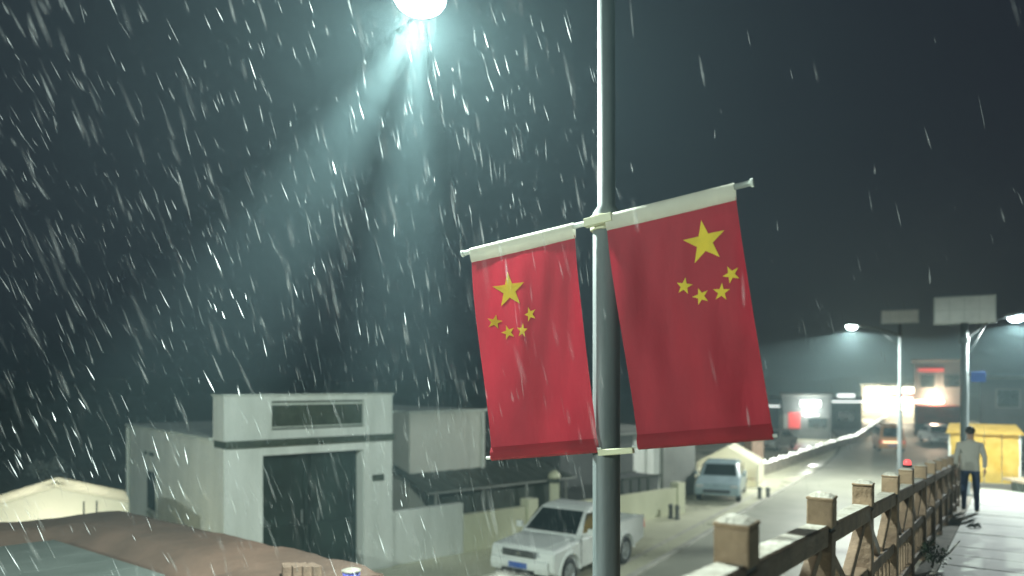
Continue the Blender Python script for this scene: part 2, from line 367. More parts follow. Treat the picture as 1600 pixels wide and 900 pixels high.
# ------------------------------------------------------------------ flags
def star_pts(cx, cy, r, rotn):
    return [(cx + math.sin(rotn + k * math.pi / 5) * (r if k % 2 == 0 else r * .40), cy - math.cos(rotn + k * math.pi / 5) * (r if k % 2 == 0 else r * .40)) for k in range(10)]
def flag(a0, a1, stars, label, seed, swing=0):
    t = thing('flag', poleA + fp((a0 + a1) / 2, 0), 0, label, 'flag', 'red flags on the lamp post')
    Mi = Matrix.Translation(-fp((a0 + a1) / 2, 0))
    rnd = random.Random(seed); ph = rnd.uniform(0, 6)
    b0, b1 = .055, 1.375
    def wob(a, b):
        u = (a - a0) / (a1 - a0); vv = (b - b0) / (b1 - b0)
        return .030 * math.sin(6.5 * u + 2.6 * vv + ph) * math.sin(math.pi * vv) ** .8 + .016 * math.sin(15 * u - 4 * vv + ph) * (1 - vv) ** .6 * vv * 2 + .006 * math.sin(31 * u + 9 * vv + ph) * (1 - vv) * min(1, vv * 6)
    def pt(a, b, o=0): return Mi @ fp(a + swing * (b - b0) / (b1 - b0), b, wob(a, b) + o)
    nx, ny = 26, 40; v = []; f = []
    for j in range(ny + 1):
        for i in range(nx + 1):
            a = a0 + (a1 - a0) * i / nx; b = b0 + (b1 - .085 - b0) * j / ny; v.append(pt(a, b))
    for j in range(ny):
        for i in range(nx): q = j * (nx + 1) + i; f.append((q, q + 1, q + nx + 2, q + nx + 1))
    MB().add(v, f).build('cloth', M['flag'], t, smooth=True)
    v = []; f = []
    for j, (bb, oo) in enumerate(((b1 - .086, .001), (b1 - .06, .016), (b1 - .02, .018), (b1, .0), (b1 - .02, -.018), (b1 - .06, -.016), (b1 - .086, -.001))):
        for i in range(nx + 1): a = a0 + (a1 - a0) * i / nx; v.append(pt(a, bb, oo))
    for j in range(6):
        for i in range(nx): q = j * (nx + 1) + i; f.append((q, q + 1, q + nx + 2, q + nx + 1))
    MB().add(v, f).build('bottom_hem', M['flaghem'], t, smooth=True)
    sv = []; sf = []
    for j, (bb, oo) in enumerate(((b0 + .02, .0), (b0 + .012, .012), (0, .024), (-.02, .012), (-.022, 0), (-.02, -.012), (0, -.024), (b0 + .012, -.012))):
        for i in range(9): sv.append(Mi @ fp(a0 + (a1 - a0) * i / 8, bb, oo))
    for j in range(7):
        for i in range(8): q = j * 9 + i; sf.append((q, q + 1, q + 10, q + 9))
    MB().add(sv, sf).build('top_sleeve', M['sleeve'], t, smooth=True)
    MB().tube([Mi @ fp(a0 - .035 + swing, b1 - .02), Mi @ fp(a1 + .02 + swing, b1 - .02)], .010, 8).build('bottom_rod', M['polewhite'], t)
    for cx, cy, r, rt in stars:
        pts = star_pts(cx, cy, r, rt); c = (cx, cy)
        mb = MB()
        for o in (.004, -.004):
            vv = [pt(cx, cy, o)]; ff = []
            ring = []
            for k in range(10):
                x0, y0 = pts[k]; x1, y1 = pts[(k + 1) % 10]
                for q in range(4): ring.append((x0 + (x1 - x0) * q / 4, y0 + (y1 - y0) * q / 4))
            for fr in (.5, 1.0):
                for x, y in ring: vv.append(pt(cx + (x - cx) * fr, cy + (y - cy) * fr, o))
            m_ = len(ring)
            for k in range(m_):
                k2 = (k + 1) % m_; ff.append((0, 1 + k, 1 + k2)); ff.append((1 + k, 1 + m_ + k, 1 + m_ + k2, 1 + k2))
            mb.add(vv, ff)
        mb.build('star', M['star'], t, smooth=True)
    return t
def inv_px(px, py):       # flag-plane coordinates of a photograph pixel
    d = Vector(((px - 800) / 1155, 1, (600 - py) / 1155)); o = Vector((0, 0, EYE)); fo = poleA + FO
    k = (fo - o).dot(fn) / d.dot(fn); q = o + d * k - fo
    return q.dot(bx), q.dot(bd)
def stars_at(lst): return [(*inv_px(px, py), r, rt) for px, py, r, rt in lst]
flag(-.915, -.165, stars_at([(794, 453, .118, .05), (773, 503, .048, .3), (791, 519, .048, -.2), (813, 516, .048, .25), (828, 491, .048, -.2)]), 'narrower-looking red flag, bright yellow stars, hanging on the gatehouse side of the pole', 3)
flag(.045, .80, stars_at([(1099, 379, .125, .0), (1065, 448, .050, .3), (1091, 464, .050, -.2), (1124, 458, .050, .2), (1141, 431, .050, -.3)]), 'larger darker red flag hanging on the railing side of the pole', 8, .045)

# ------------------------------------------------------------------ gatehouse
GC = Vector((-6.2, 15.9, 0))
def frame_matrix(o, x, y): return Matrix(((x.x, y.x, 0, o.x), (x.y, y.y, 0, o.y), (0, 0, 1, o.z), (0, 0, 0, 1)))
gt = thing('gatehouse', GC, 0, 'white rendered gatehouse with tall dark gateway and raised parapet', 'building')
GM = frame_matrix(Vector((0, 0, 0)), U, N)      # x along the front, y backwards, z up
W_ = 4.17
MB().box(0, .86, 0, .75, 0, 3.19, GM).build('pier', M['white'], gt, bevel=.01)
MB().box(3.36, W_, 0, .75, 0, 3.19, GM).build('pier', M['white'], gt, bevel=.01)
MB().box(.862, 3.358, 0.002, .75, 3.0, 3.188, GM).build('lintel', M['white'], gt)
MB().box(0.03, W_ + .03, -.06, .78, 3.192, 3.355, GM).build('cornice', M['olive'], gt, bevel=.01)
par = MB().box(0, 1.06, 0, .7, 3.357, 4.33, GM).box(3.39, W_, 0, .7, 3.357, 4.33, GM).box(1.0605, 3.3895, .003, .7, 4.215, 4.328, GM).box(1.0605, 3.3895, .003, .7, 3.357, 3.56, GM).build('parapet', M['white'], gt)
MB().box(-.04, W_ + .04, -.04, .74, 4.332, 4.375, GM).build('coping', M['offwhite'], gt, bevel=.008)
pq = MB().box(1.07, 3.38, .10, .16, 3.565, 4.21, GM).build('sign_panel', M['olive'], gt)
MB().box(1.09, 3.36, .05, .099, 4.12, 4.17, GM).build('panel_strip', M['offwhite'], pq)
MB().box(1.09, 3.36, .05, .099, 3.60, 3.63, GM).build('panel_strip', M['offwhite'], pq)
for s in (0, 1):
    x0 = .87 + s * 1.245; x1 = x0 + 1.235
    lf = MB().box(x0, x1, .36, .40, .08, 2.97, GM).build('gate_leaf', M['gate'], gt, bevel=.005)
    for a, b, c, d in ((x0 + .02, x0 + .12, .1, 2.95), (x1 - .12, x1 - .02, .1, 2.95), (x0 + .121, x1 - .121, .1, .22), (x0 + .121, x1 - .121, 1.2, 1.3), (x0 + .121, x1 - .121, 2.83, 2.95)):
        MB().box(a, b, .33, .359, c, d, GM).build('leaf_frame', M['gate'], lf)
    MB().tube([GM @ Vector((x1 - .2 if s == 0 else x0 + .2, .30, 1.35)), GM @ Vector((x1 - .2 if s == 0 else x0 + .2, .30, 1.65))], .016, 8).build('handle', M['rim'], lf)
MB().box(3.60, 3.92, -.02, -.001, 2.20, 2.36, GM).build('number_plate', M['olive'], gt, bevel=.003)
# side wing
wing = MB().box(.02, W_ - .02, .752, 8.5, 0, 3.33, GM).build('wing', M['white'], gt, bevel=.01)
MB().box(-.05, W_ + .05, .79, 8.58, 3.332, 3.40, GM).build('roof_slab', M['offwhite'], gt, bevel=.008)
wn = MB().box(-.005, .018, 5.3, 6.2, 1.1, 2.25, GM).build('window', M['offwhite'], gt)
for (a, b) in ((5.36, 5.73), (5.77, 6.14)):
    MB().box(-.02, -.006, a, b, 1.16, 2.19, GM).build('pane', M['glass'], wn)
MB().box(-.03, .018, 5.2, 6.3, 1.02, 1.09, GM).build('sill', M['offwhite'], wn)
MB().box(-.012, .018, 5.6, 6.0, 2.62, 2.72, GM).build('vent', M['dark'], gt)
MB().box(-.012, .018, 6.3, 6.5, 2.62, 2.72, GM).build('vent', M['dark'], gt)
MB().tube([GM @ Vector((-.05, 8.2, 0)), GM @ Vector((-.05, 8.2, 3.3))], .05, 10).build('downpipe', M['offwhite'], gt)
MB().box(-.02, .019, .76, 8.45, 0, .28, GM).build('plinth', M['grey'], gt)

# compound wall, white then cream
cw = thing('compound_wall', GC + U * 4.2, 0, 'low compound wall, white beside the gatehouse and cream behind the pickup', 'wall')
MB().box(.02, 2.25, .1, .32, 0, 1.36, GM).build('wall_panel', M['white'], cw, bevel=.012)
MB().box(2.255, 4.55, .13, .33, 0, 1.02, GM).build('wall_panel', M['yellow_wall'], cw, bevel=.012)
MB().box(4.56, 4.95, .05, .42, 0, 1.22, GM).build('wall_pier', M['yellow_wall'], cw, bevel=.015)
MB().box(6.1, 11.6, .13, .33, 0, .93, GM).build('wall_panel', M['yellow_wall'], cw, bevel=.012)
MB().box(11.61, 12.0, .05, .42, 0, 1.1, GM).build('wall_pier', M['yellow_wall'], cw, bevel=.015)
gp = thing('gate_pillar', at(866, 600, 23.6) * 1, 0, 'cream square gate pillar with a domed cap behind the pickup', 'pillar')
gp.location.z = 0
MB().box(-.15, .15, -.15, .15, 0, 1.45).build('shaft', M['yellow_wall'], gp, bevel=.01)
MB().box(-.165, .165, -.165, .165, 1.452, 1.60).build('neck', M['olive'], gp, bevel=.006)
MB().lathe([(.20, 1.602), (.20, 1.66), (.17, 1.74), (.10, 1.81), (.02, 1.85)], 16).build('cap', M['joint'], gp, smooth=True)

# grey block behind
gb = thing('grey_block', Vector((-3.05, 22, 0)), 0, 'plain grey rendered block rising behind the low compound wall', 'building')
MB().box(0, 2.85, 0, 6, 0, 3.72, GM).build('wall', M['grey'], gb, bevel=.015)
MB().box(-.05, 2.9, -.05, 6.05, 3.722, 3.80, GM).build('roof_slab', M['offwhite'], gb, bevel=.01)
MB().tube([GM @ Vector((2.7, -.06, 0)), GM @ Vector((2.7, -.06, 3.7))], .04, 8).build('downpipe', M['offwhite'], gb)
# lean-to shed
sh = thing('lean_to_shed', GC + U * 6.2 + N * 1.2, 0, 'dark lean-to shed with sloping sheet roof behind the cream wall', 'shed')
MB().box(0, 5.3, .25, .35, 0, 1.52, GM).build('wall', M['dark'], sh)
for i in range(11):
    x0 = -.2 + i * .52
    MB().prism([(0, 0), (.505, 0), (.505, .035), (.26, .05), (0, .035)], -.05, 3.0, GM @ Matrix.Translation((x0, 0, 1.55)) @ Matrix.Rotation(R(13), 4, 'X')).build('roof_sheet', M['dark'], sh)
MB().bar(GM @ Vector((-.25, -.07, 1.53)), GM @ Vector((5.6, -.07, 1.53)), .05, .06).build('gutter', M['building_mid'], sh)
for i in range(4):
    MB().bar(GM @ Vector((.1 + i * 1.7, 0, 0)), GM @ Vector((.1 + i * 1.7, 0, 1.5)), .07, .07).build('post', M['building_mid'], sh)

# low building with a white folding door
lb = thing('low_building', Vector((1.69, 26, 0)), 0, 'low grey building with a white folding door behind the flag pole', 'building')
MB().box(0, 3.9, 0, 5, 0, 2.65, GM).build('wall', M['building_dark'], lb)
MB().box(5.7, 7.8, -.02, 5, 0, 2.66, GM).build('wall', M['building_mid'], lb)
MB().box(3.902, 5.698, .001, 5, 2.42, 2.64, GM).build('lintel', M['building_mid'], lb)
MB().box(-.1, 7.95, -.25, 5.2, 2.665, 2.74, GM).build('roof_slab', M['building_mid'], lb, bevel=.01)
MB().box(3.902, 5.698, .4, .5, 0, 2.42, GM).build('back_panel', M['dark'], lb)
dr = bpy.data.objects.new('folding_door', None); COL.objects.link(dr); dr.parent = lb
for i in range(4):
    x0 = 3.93 + i * .44
    MB().prism([(0, 0), (.20, 0), (.215, -.0), (.43, 0), (.43, 2.38), (0, 2.38)], .10 + .03 * (i % 2), .14 + .03 * (i % 2), GM @ Matrix.Translation((x0, 0, .02))).build('door_panel', M['white'], dr, bevel=.012)
bn = thing('waste_skip', Vector((4.05, 25.6, 0)), rot - R(16), 'dark steel skip behind the cream wall near the white door', 'skip')
MB().prism([(-.85, .25), (.75, .25), (1.0, 1.42), (-.95, 1.42)], -.55, .55).build('bin', M['building_dark'], bn, bevel=.01)
for x in (-.6, -.15, .3): MB().box(x, x + .06, -.60, -.552, .3, 1.38).build('rib', M['dark'], bn)
MB().bar((-1.0, -.58, 1.43), (1.05, -.58, 1.43), .06, .06).bar((-1.0, .58, 1.43), (1.05, .58, 1.43), .06, .06).build('rim', M['dark'], bn)
for x in (-.6, .55):
    for y in (-.5, .42): MB().lathe([(.13, 0), (.14, .02), (.14, .06), (.13, .08)], 16, Matrix.Translation((x, y, .14)) @ Matrix.Rotation(R(-90), 4, 'X')).build('wheel', M['black'], bn)

# ------------------------------------------------------------------ vehicles
def arc(cx, cz, r, n=10): return [(cx + r * math.cos(math.pi * k / n), cz + r * math.sin(math.pi * k / n)) for k in range(n + 1)]
def wheel(par, x, y, r, side, wd=.22):
    Mx = Matrix.Translation((x, y, r)) @ Matrix.Rotation(R(-90 * side), 4, 'X')
    t = MB().lathe([(r * .62, -wd / 2), (r * .9, -wd / 2), (r * .98, -wd * .4), (r, -wd * .2), (r, wd * .2), (r * .98, wd * .4), (r * .9, wd / 2), (r * .64, wd / 2), (r * .60, wd * .3)], 28, Mx).build('wheel', M['black'], par, smooth=False)
    q = MB().lathe([(r * .63, wd * .28), (r * .63, wd * .47), (r * .57, wd * .47), (r * .52, wd * .33), (r * .2, wd * .36), (r * .16, wd * .46), (.01, wd * .47)], 24, Mx)
    for k in range(6):
        a = k * math.pi / 3
        q.bar(Mx @ Vector((math.cos(a) * r * .15, math.sin(a) * r * .15, wd * .40)), Mx @ Vector((math.cos(a) * r * .57, math.sin(a) * r * .57, wd * .42)), r * .14, .02, Mx.to_3x3() @ Vector((0, 0, 1)))
    q.build('rim', M['rim'], t)
def loft(secs):                              # secs: list of closed rings with equal counts
    m = MB(); n = len(secs[0]); v = [p for s in secs for p in s]; f = []
    for i in range(len(secs) - 1):
        for k in range(n): a = i * n + k; b = i * n + (k + 1) % n; f.append((a, b, b + n, a + n))
    f.append(tuple(range(n))[::-1]); f.append(tuple(range((len(secs) - 1) * n, len(secs) * n))); return m.add(v, f)

def pickup(loc, rz, label):
    t = thing('pickup_truck', loc, rz, label, 'pickup truck'); wp = M['carwhite']; hw = .90
    fxw, rxw, wr = 1.52, -1.42, .37
    # front body (wings, sills, doors below the glass)
    prof = [(2.18, .42)] + [(2.30, .52), (2.34, .70), (2.31, .92), (2.22, 1.02), (1.0, 1.10), (-.78, 1.13), (-.78, .40)] + [(fxw - .46, .40)]
    prof = prof[:-1] + [(fxw - .455, .40)] + [(fxw - .44 * math.cos(math.pi * k / 10), .37 + .44 * math.sin(math.pi * k / 10) + .03) for k in range(0, 11)]
    m = MB(); n_ = len(prof)
    def ring(y, sc, dz): return [Vector((x if x < 1.9 else 1.9 + (x - 1.9) * sc, y, z + (dz if z > .95 else 0))) for x, z in prof]
    secs = [ring(-hw, .72, -.07), ring(-hw + .05, .85, -.02), ring(-.45, .98, .0), ring(0, 1.0, .01), ring(.45, .98, 0), ring(hw - .05, .85, -.02), ring(hw, .72, -.07)]
    loft(secs).build('body', wp, t, bevel=.012)
    # hood crease
    MB().add([(2.16, -.62, 1.036), (2.16, .62, 1.036), (1.02, .72, 1.122), (1.02, -.72, 1.122), (2.2, -.6, 1.02), (2.2, .6, 1.02), (1.0, .74, 1.10), (1.0, -.74, 1.10)], [(0, 1, 2, 3), (0, 4, 5, 1), (1, 5, 6, 2), (2, 6, 7, 3), (3, 7, 4, 0)]).build('hood', wp, t, bevel=.01)
    # cab
    def cr(z, xf, xr, yw): return [Vector((xf, -yw * .90, z)), Vector((xf - .07, -yw, z)), Vector((xr, -yw, z)), Vector((xr, yw, z)), Vector((xf - .07, yw, z)), Vector((xf, yw * .90, z))]
    loft([cr(1.08, 1.06, -.76, .86), cr(1.14, 1.0, -.76, .86), cr(1.66, .32, -.62, .705), cr(1.725, .16, -.56, .65), cr(1.745, .02, -.46, .55)]).build('cab', wp, t, bevel=.025, seg=3)
    # glass: windscreen, side windows, rear window
    def on_front(z): k = (z - 1.14) / .52; return 1.0 + (.32 - 1.0) * k + .012, (.86 + (.705 - .86) * k) * .90
    x0, y0 = on_front(1.17); x1, y1 = on_front(1.635)
    g_ = MB().add([(x0, -y0 + .03, 1.17), (x0, y0 - .03, 1.17), (x1, y1 - .03, 1.635), (x1, -y1 + .03, 1.635)] + [(x0 - .03, -y0 + .03, 1.17), (x0 - .03, y0 - .03, 1.17), (x1 - .03, y1 - .03, 1.635), (x1 - .03, -y1 + .03, 1.635)], [(0, 1, 2, 3), (0, 4, 5, 1), (1, 5, 6, 2), (2, 6, 7, 3), (3, 7, 4, 0)])
    wsn = g_.build('windscreen', M['glass'], t)
    for s in (-1, 1): MB().bar((x0 + .012, s * .35 - .25, 1.185), (x0 - .05, s * .35 + .2, 1.24), .02, .015).build('wiper', M['black'], wsn)
    def side(z): return .86 + (.705 - .86) * (z - 1.14) / .52 + .006
    for s in (-1, 1):
        for xs in ([(.84, 1.18), (.40, 1.60), (.02, 1.60), (.02, 1.18)], [(-.05, 1.18), (-.05, 1.60), (-.42, 1.60), (-.52, 1.18)]):
            vv = [Vector((x, s * side(z), z)) for x, z in xs] + [Vector((x, s * (side(z) - .02), z)) for x, z in xs]
            MB().add(vv, [(0, 1, 2, 3), (0, 4, 5, 1), (1, 5, 6, 2), (2, 6, 7, 3), (3, 7, 4, 0)]).build('side_window', M['glass'], t)
        dq = MB().box(.985, 1.0, s * .895, s * .906, .46, 1.08).box(-.02, -.008, s * .895, s * .906, .46, 1.08).build('door_seam', M['black'], t)
        MB().box(.12, .30, s * .90, s * .935, .98, 1.01).build('door_handle', wp, t, bevel=.006)
        MB().bar((.80, s * .85, 1.17), (.78, s * 1.0, 1.2), .04, .03).box(.72, .82, s * .97 if s > 0 else -1.14, 1.14 if s > 0 else s * .97, 1.14, 1.30).build('wing_mirror', wp, t, bevel=.02)
        hl = MB().add([(2.335, s * .48, .84), (2.18, s * .885, .86), (2.10, s * .905, .96), (2.30, s * .46, .95), (2.25, s * .48, .84), (2.10, s * .80, .86), (2.02, s * .82, .96), (2.22, s * .46, .95)], [(0, 1, 2, 3), (0, 4, 5, 1), (1, 5, 6, 2), (2, 6, 7, 3), (3, 7, 4, 0)]).build('headlight', M['headlight'], t)
        MB().box(2.30, 2.345, s * .52 if s > 0 else -.78, .78 if s > 0 else s * .52, .50, .60).build('fog_light', M['black'], t, bevel=.01)
        for xw in (fxw, rxw):
            wheel(t, xw, s * .79, wr, s)
            fl = MB()
            pts = [Vector((xw - .47 * math.cos(math.pi * k / 12), s * .905, .385 + .47 * math.sin(math.pi * k / 12))) for k in range(13)]
            for k in range(12): fl.bar(pts[k], pts[k + 1], .055, .05, Vector((0, 1, 0)))
            fl.build('arch_flare', wp, t)
    gr = MB().box(2.30, 2.362, -.47, .47, .80, .95).build('grille', M['black'], t, bevel=.012)
    for z in (.835, .875, .915): MB().box(2.355, 2.372, -.45, .45, z, z + .012).build('grille_bar', M['rim'], gr)
    MB().lathe([(.055, 0), (.055, .012), (.045, .018)], 18, Matrix.Translation((2.365, 0, .885)) @ Matrix.Rotation(R(90), 4, 'Y')).build('emblem', M['chrome'], gr)
    MB().prism([(2.20, .42), (2.38, .46), (2.41, .60), (2.39, .74), (2.25, .77)], -.80, .80).build('bumper', wp, t, bevel=.03, seg=3)
    MB().box(2.40, 2.418, -.26, .26, .55, .68).build('number_plate', M['bluesign'], t, bevel=.003)
    MB().box(2.385, 2.412, -.45, .45, .46, .53).build('air_intake', M['black'], t)
    # cargo bed
    bedp = [(-.82, .46), (rxw + .455, .42)] + [(rxw + .44 * math.cos(math.pi * k / 10), .40 + .44 * math.sin(math.pi * k / 10)) for k in range(11)] + [(rxw - .455, .42), (-2.52, .55), (-2.56, 1.15), (-.82, 1.15)]
    bed = MB().prism(bedp, -hw, -hw + .07).prism(bedp, hw - .07, hw).box(-2.56, -2.49, -.825, .825, .55, 1.15).box(-.90, -.82, -.825, .825, .55, 1.15).box(-2.485, -.905, -.825, .825, .62, .68)
    bo = bed.build('cargo_bed', wp, t, bevel=.012)
    for s in (-1, 1):
        MB().box(-2.575, -2.545, s * .74 if s > 0 else -.90, .90 if s > 0 else s * .74, .82, 1.06).build('tail_light', M['redlens'], bo)
        MB().box(-2.55, -.83, s * .86 - .05, s * .86 + .05, 1.151, 1.175).build('bed_rail', wp, bo, bevel=.01)
    MB().box(-2.62, -2.5, -.8, .8, .44, .56).build('rear_bumper', M['chrome'], t, bevel=.02)
    MB().box(-2.4, 2.1, -.62, .62, .30, .44).build('chassis', M['black'], t)
    return t
hd = Vector((-.575, -.818, 0)); tc_ = (Vector((1.20, 17.35, 0)) + Vector((2.92, 19.8, 0))) / 2 + Vector((-.818, .575, 0)) * .74 + Vector((-.02, -.75, 0))
pk = pickup(Vector((tc_.x, tc_.y, .006)), math.atan2(hd.y, hd.x), 'white pickup truck with dark grille parked along the cream wall'); pk.scale = (.95, .95, .95)

def car(name, loc, rz, paint, label, cat, kind='sedan', group=None, glassm=None):
    t = thing(name, loc, rz, label, cat, group); gl = glassm or M['glass']
    if kind == 'sedan':
        L, hw, belt, roof = 2.15, .86, .92, 1.46; cab = (1.0, -1.55, .42, -.92)
    else:
        L, hw, belt, roof = 1.95, .80, 1.0, 1.85; cab = (1.72, -1.92, 1.20, -1.86)
    fw, rw_, wr = L * .62, -L * .62, .31
    prof = [(L, .30), (L + .05, .52), (L - .04, .74), (cab[0] + .05, belt - .02), (cab[1] - .02, belt), (-L, belt - .05), (-L - .03, .55), (-L + .03, .32), (rw_ - .38, .28)] + [(rw_ - .37 * math.cos(math.pi * k / 8), .29 + .37 * math.sin(math.pi * k / 8)) for k in range(9)] + [(fw - .37 * math.cos(math.pi * k / 8), .29 + .37 * math.sin(math.pi * k / 8)) for k in range(9)]
    def ring(y, sc, dz): return [Vector((x * sc, y, z + (dz if z > .6 else 0))) for x, z in prof]
    loft([ring(-hw, .95, -.05), ring(-hw + .06, .985, -.01), ring(0, 1, .01), ring(hw - .06, .985, -.01), ring(hw, .95, -.05)]).build('body', paint, t, bevel=.015)
    def cr(z, xf, xr, yw): return [Vector((xf, -yw * .88, z)), Vector((xf - .1, -yw, z)), Vector((xr + .1, -yw, z)), Vector((xr, -yw * .88, z)), Vector((xr, yw * .88, z)), Vector((xr + .1, yw, z)), Vector((xf - .1, yw, z)), Vector((xf, yw * .88, z))]
    loft([cr(belt - .05, cab[0] + .05, cab[1] - .05, hw * .95), cr(roof - .08, cab[2], cab[3], hw * .80), cr(roof - .02, cab[2] - .15, cab[3] + .12, hw * .70), cr(roof, cab[2] - .4, cab[3] + .3, hw * .55)]).build('cabin', paint, t, bevel=.02, seg=3)
    def lerp(k): return cab[0] + .05 + (cab[2] - cab[0] - .05) * k, cab[1] - .05 + (cab[3] - cab[1] + .05) * k, hw * (.95 - .15 * k)
    for (nm, e, o) in (('windscreen', 0, .012), ('rear_window', 1, -.012)):
        a = lerp(.14); b = lerp(.92); z0 = belt - .05 + (roof - .03 - belt) * .14; z1 = belt - .05 + (roof - .03 - belt) * .92
        MB().add([(a[e] + o, -a[2] * .80, z0), (a[e] + o, a[2] * .80, z0), (b[e] + o, b[2] * .80, z1), (b[e] + o, -b[2] * .80, z1), (a[e] - o, -a[2] * .8, z0), (a[e] - o, a[2] * .8, z0), (b[e] - o, b[2] * .8, z1), (b[e] - o, -b[2] * .8, z1)], [(0, 1, 2, 3), (0, 4, 5, 1), (1, 5, 6, 2), (2, 6, 7, 3), (3, 7, 4, 0)]).build(nm, gl, t)
    for s in (-1, 1):
        a = lerp(.16); b = lerp(.88); z0 = belt - .05 + (roof - .03 - belt) * .16; z1 = belt - .05 + (roof - .03 - belt) * .88
        xm = (b[0] + b[1]) / 2
        for xs in ([(a[0] - .22, 0), (b[0] - .14, 1), (xm + .04, 1), (xm + .04, 0)], [(xm - .04, 0), (xm - .04, 1), (b[1] + .16, 1), (a[1] + .26, 0)]):
            vv = [Vector((x, s * ((b if k else a)[2] + .007), z1 if k else z0)) for x, k in xs]; vv += [p - Vector((0, s * .02, 0)) for p in vv]
            MB().add(vv, [(0, 1, 2, 3), (0, 4, 5, 1), (1, 5, 6, 2), (2, 6, 7, 3), (3, 7, 4, 0)]).build('side_window', gl, t)
        wheel(t, fw, s * (hw - .10), wr, s, .19); wheel(t, rw_, s * (hw - .10), wr, s, .19)
        MB().box(L - .10, L + .03, s * .50 if s > 0 else -.78, .78 if s > 0 else s * .50, .60, .70).build('headlight', M['headlight'], t, bevel=.02)
        MB().box(-L - .03, -L + .10, s * .52 if s > 0 else -.78, .78 if s > 0 else s * .52, .66, .80).build('tail_light', M['redlens'], t, bevel=.015)
        MB().box(cab[0] - .35, cab[0] - .22, s * .93 - .06, s * .93 + .06, belt, belt + .13).build('wing_mirror', paint, t, bevel=.02)
    MB().box(L + .01, L + .06, -.5, .5, .40, .52).build('grille', M['black'], t, bevel=.01)
    MB().box(-L - .05, -L - .02, -.24, .24, .45, .57).build('number_plate', M['bluesign'], t)
    return t
hz = math.atan2(hd.y, hd.x)
car('parked_car', Vector((.50, 10.55, .006)), hz + R(4), M['carwhite'], 'white saloon car, roof only showing, parked ahead of the pickup', 'car')
p_ = at(1128, 0, 30.5); car('parked_car', Vector((p_.x, p_.y, .006)), hz + R(14), M['bluegrey'], 'blue-grey saloon car parked in front of the cream tent', 'car')
p_ = at(1464, 0, 57); car('parked_car', Vector((p_.x, p_.y, .006)), hz + R(20), M['carwhite'], 'white saloon car parked before the red awning shop', 'car')
p_ = at(1210, 0, 52); car('parked_car', Vector((p_.x, p_.y, .006)), hz - R(6), M['building_mid'], 'grey saloon car parked behind the string of lights', 'car')
p_ = at(1388, 0, 51)
vn = car('parked_van', Vector((p_.x, p_.y, .006)), R(70), M['orange'], 'orange van stopped on the far stretch of road', 'van', 'van')
MB().box(-2.06, -2.02, -.6, .6, .70, .76).build('rear_lamp_strip', M['warmbulb'], vn)

# ------------------------------------------------------------------ brown flat roof in the foreground
zr = EYE - 2.0
c0 = at(195, 793, 12); c1 = at(-120, 826, 10.0); c2 = at(596, 883, 8.05)
c0 = Vector((-6.29, 12.0, zr)); e1 = Vector((.79, -.613, 0)); e2 = Vector((-.72, -.694, 0)).normalized()
fr = thing('flat_roof_house', Vector((c0.x, c0.y, 0)), 0, 'low house with brown earthen flat roof between gatehouse and lamp post', 'house')
def rp_(a, b, z): return e1 * a + e2 * b + Vector((0, 0, z))
A_, B_ = 6.15, 9.0
mb = MB(); v = [rp_(.15, .15, 0), rp_(A_ - .15, .15, 0), rp_(A_ - .15, B_ - .15, 0), rp_(.15, B_ - .15, 0)]; v2 = [p + Vector((0, 0, zr - .22)) for p in v]
mb.add(v + v2, [(0, 1, 2, 3), (4, 5, 6, 7), (0, 1, 5, 4), (1, 2, 6, 5), (2, 3, 7, 6), (3, 0, 4, 7)]).build('wall', M['brick'], fr)
nx, ny = 48, 64; v = []; f = []; rnd = random.Random(4)
from mathutils import noise
for j in range(ny + 1):
    for i in range(nx + 1):
        a = A_ * i / nx; b = B_ * j / ny; e = min(a, A_ - a, b, B_ - b)
        z = zr - .02 + -.0 + .018 * noise.noise((a * 1.1, b * 1.1, 3)) + .02 * noise.noise((a * 4, b * 4, 1)) - .10 * max(0, 1 - e / .16) ** 2 - .18 * max(0, min(1, (e - .95) / .35))
        p = rp_(a, b, z); v.append(p)
for j in range(ny):
    for i in range(nx): q = j * (nx + 1) + i; f.append((q, q + nx + 1, q + nx + 2, q + 1))
MB().add(v, f).build('earth_roof', M['trunk'], fr, smooth=True)
v = []; f = []
skirt = [rp_(0, 0, 0), rp_(A_, 0, 0), rp_(A_, B_, 0), rp_(0, B_, 0)]
MB().add([p + Vector((0, 0, zr - .22)) for p in skirt] + [p + Vector((0, 0, zr - .115)) for p in skirt], [(0, 1, 5, 4), (1, 2, 6, 5), (2, 3, 7, 6), (3, 0, 4, 7), (3, 2, 1, 0)]).build('roof_edge', M['trunk'], fr)
for i in range(5):
    MB().add([rp_(1.55 + i * .60, 1.55, zr - .10), rp_(2.146 + i * .60, 1.55, zr - .10), rp_(2.146 + i * .60, 5.5, zr - .10), rp_(1.55 + i * .60, 5.5, zr - .10), rp_(1.55 + i * .60, 1.55, zr - .19), rp_(2.146 + i * .60, 1.55, zr - .19), rp_(2.146 + i * .60, 5.5, zr - .19), rp_(1.55 + i * .60, 5.5, zr - .19)], [(0, 1, 2, 3), (0, 4, 5, 1), (1, 5, 6, 2), (2, 6, 7, 3), (3, 7, 4, 0)]).build('roofing_sheet', M['tealroof'], fr, bevel=.004)
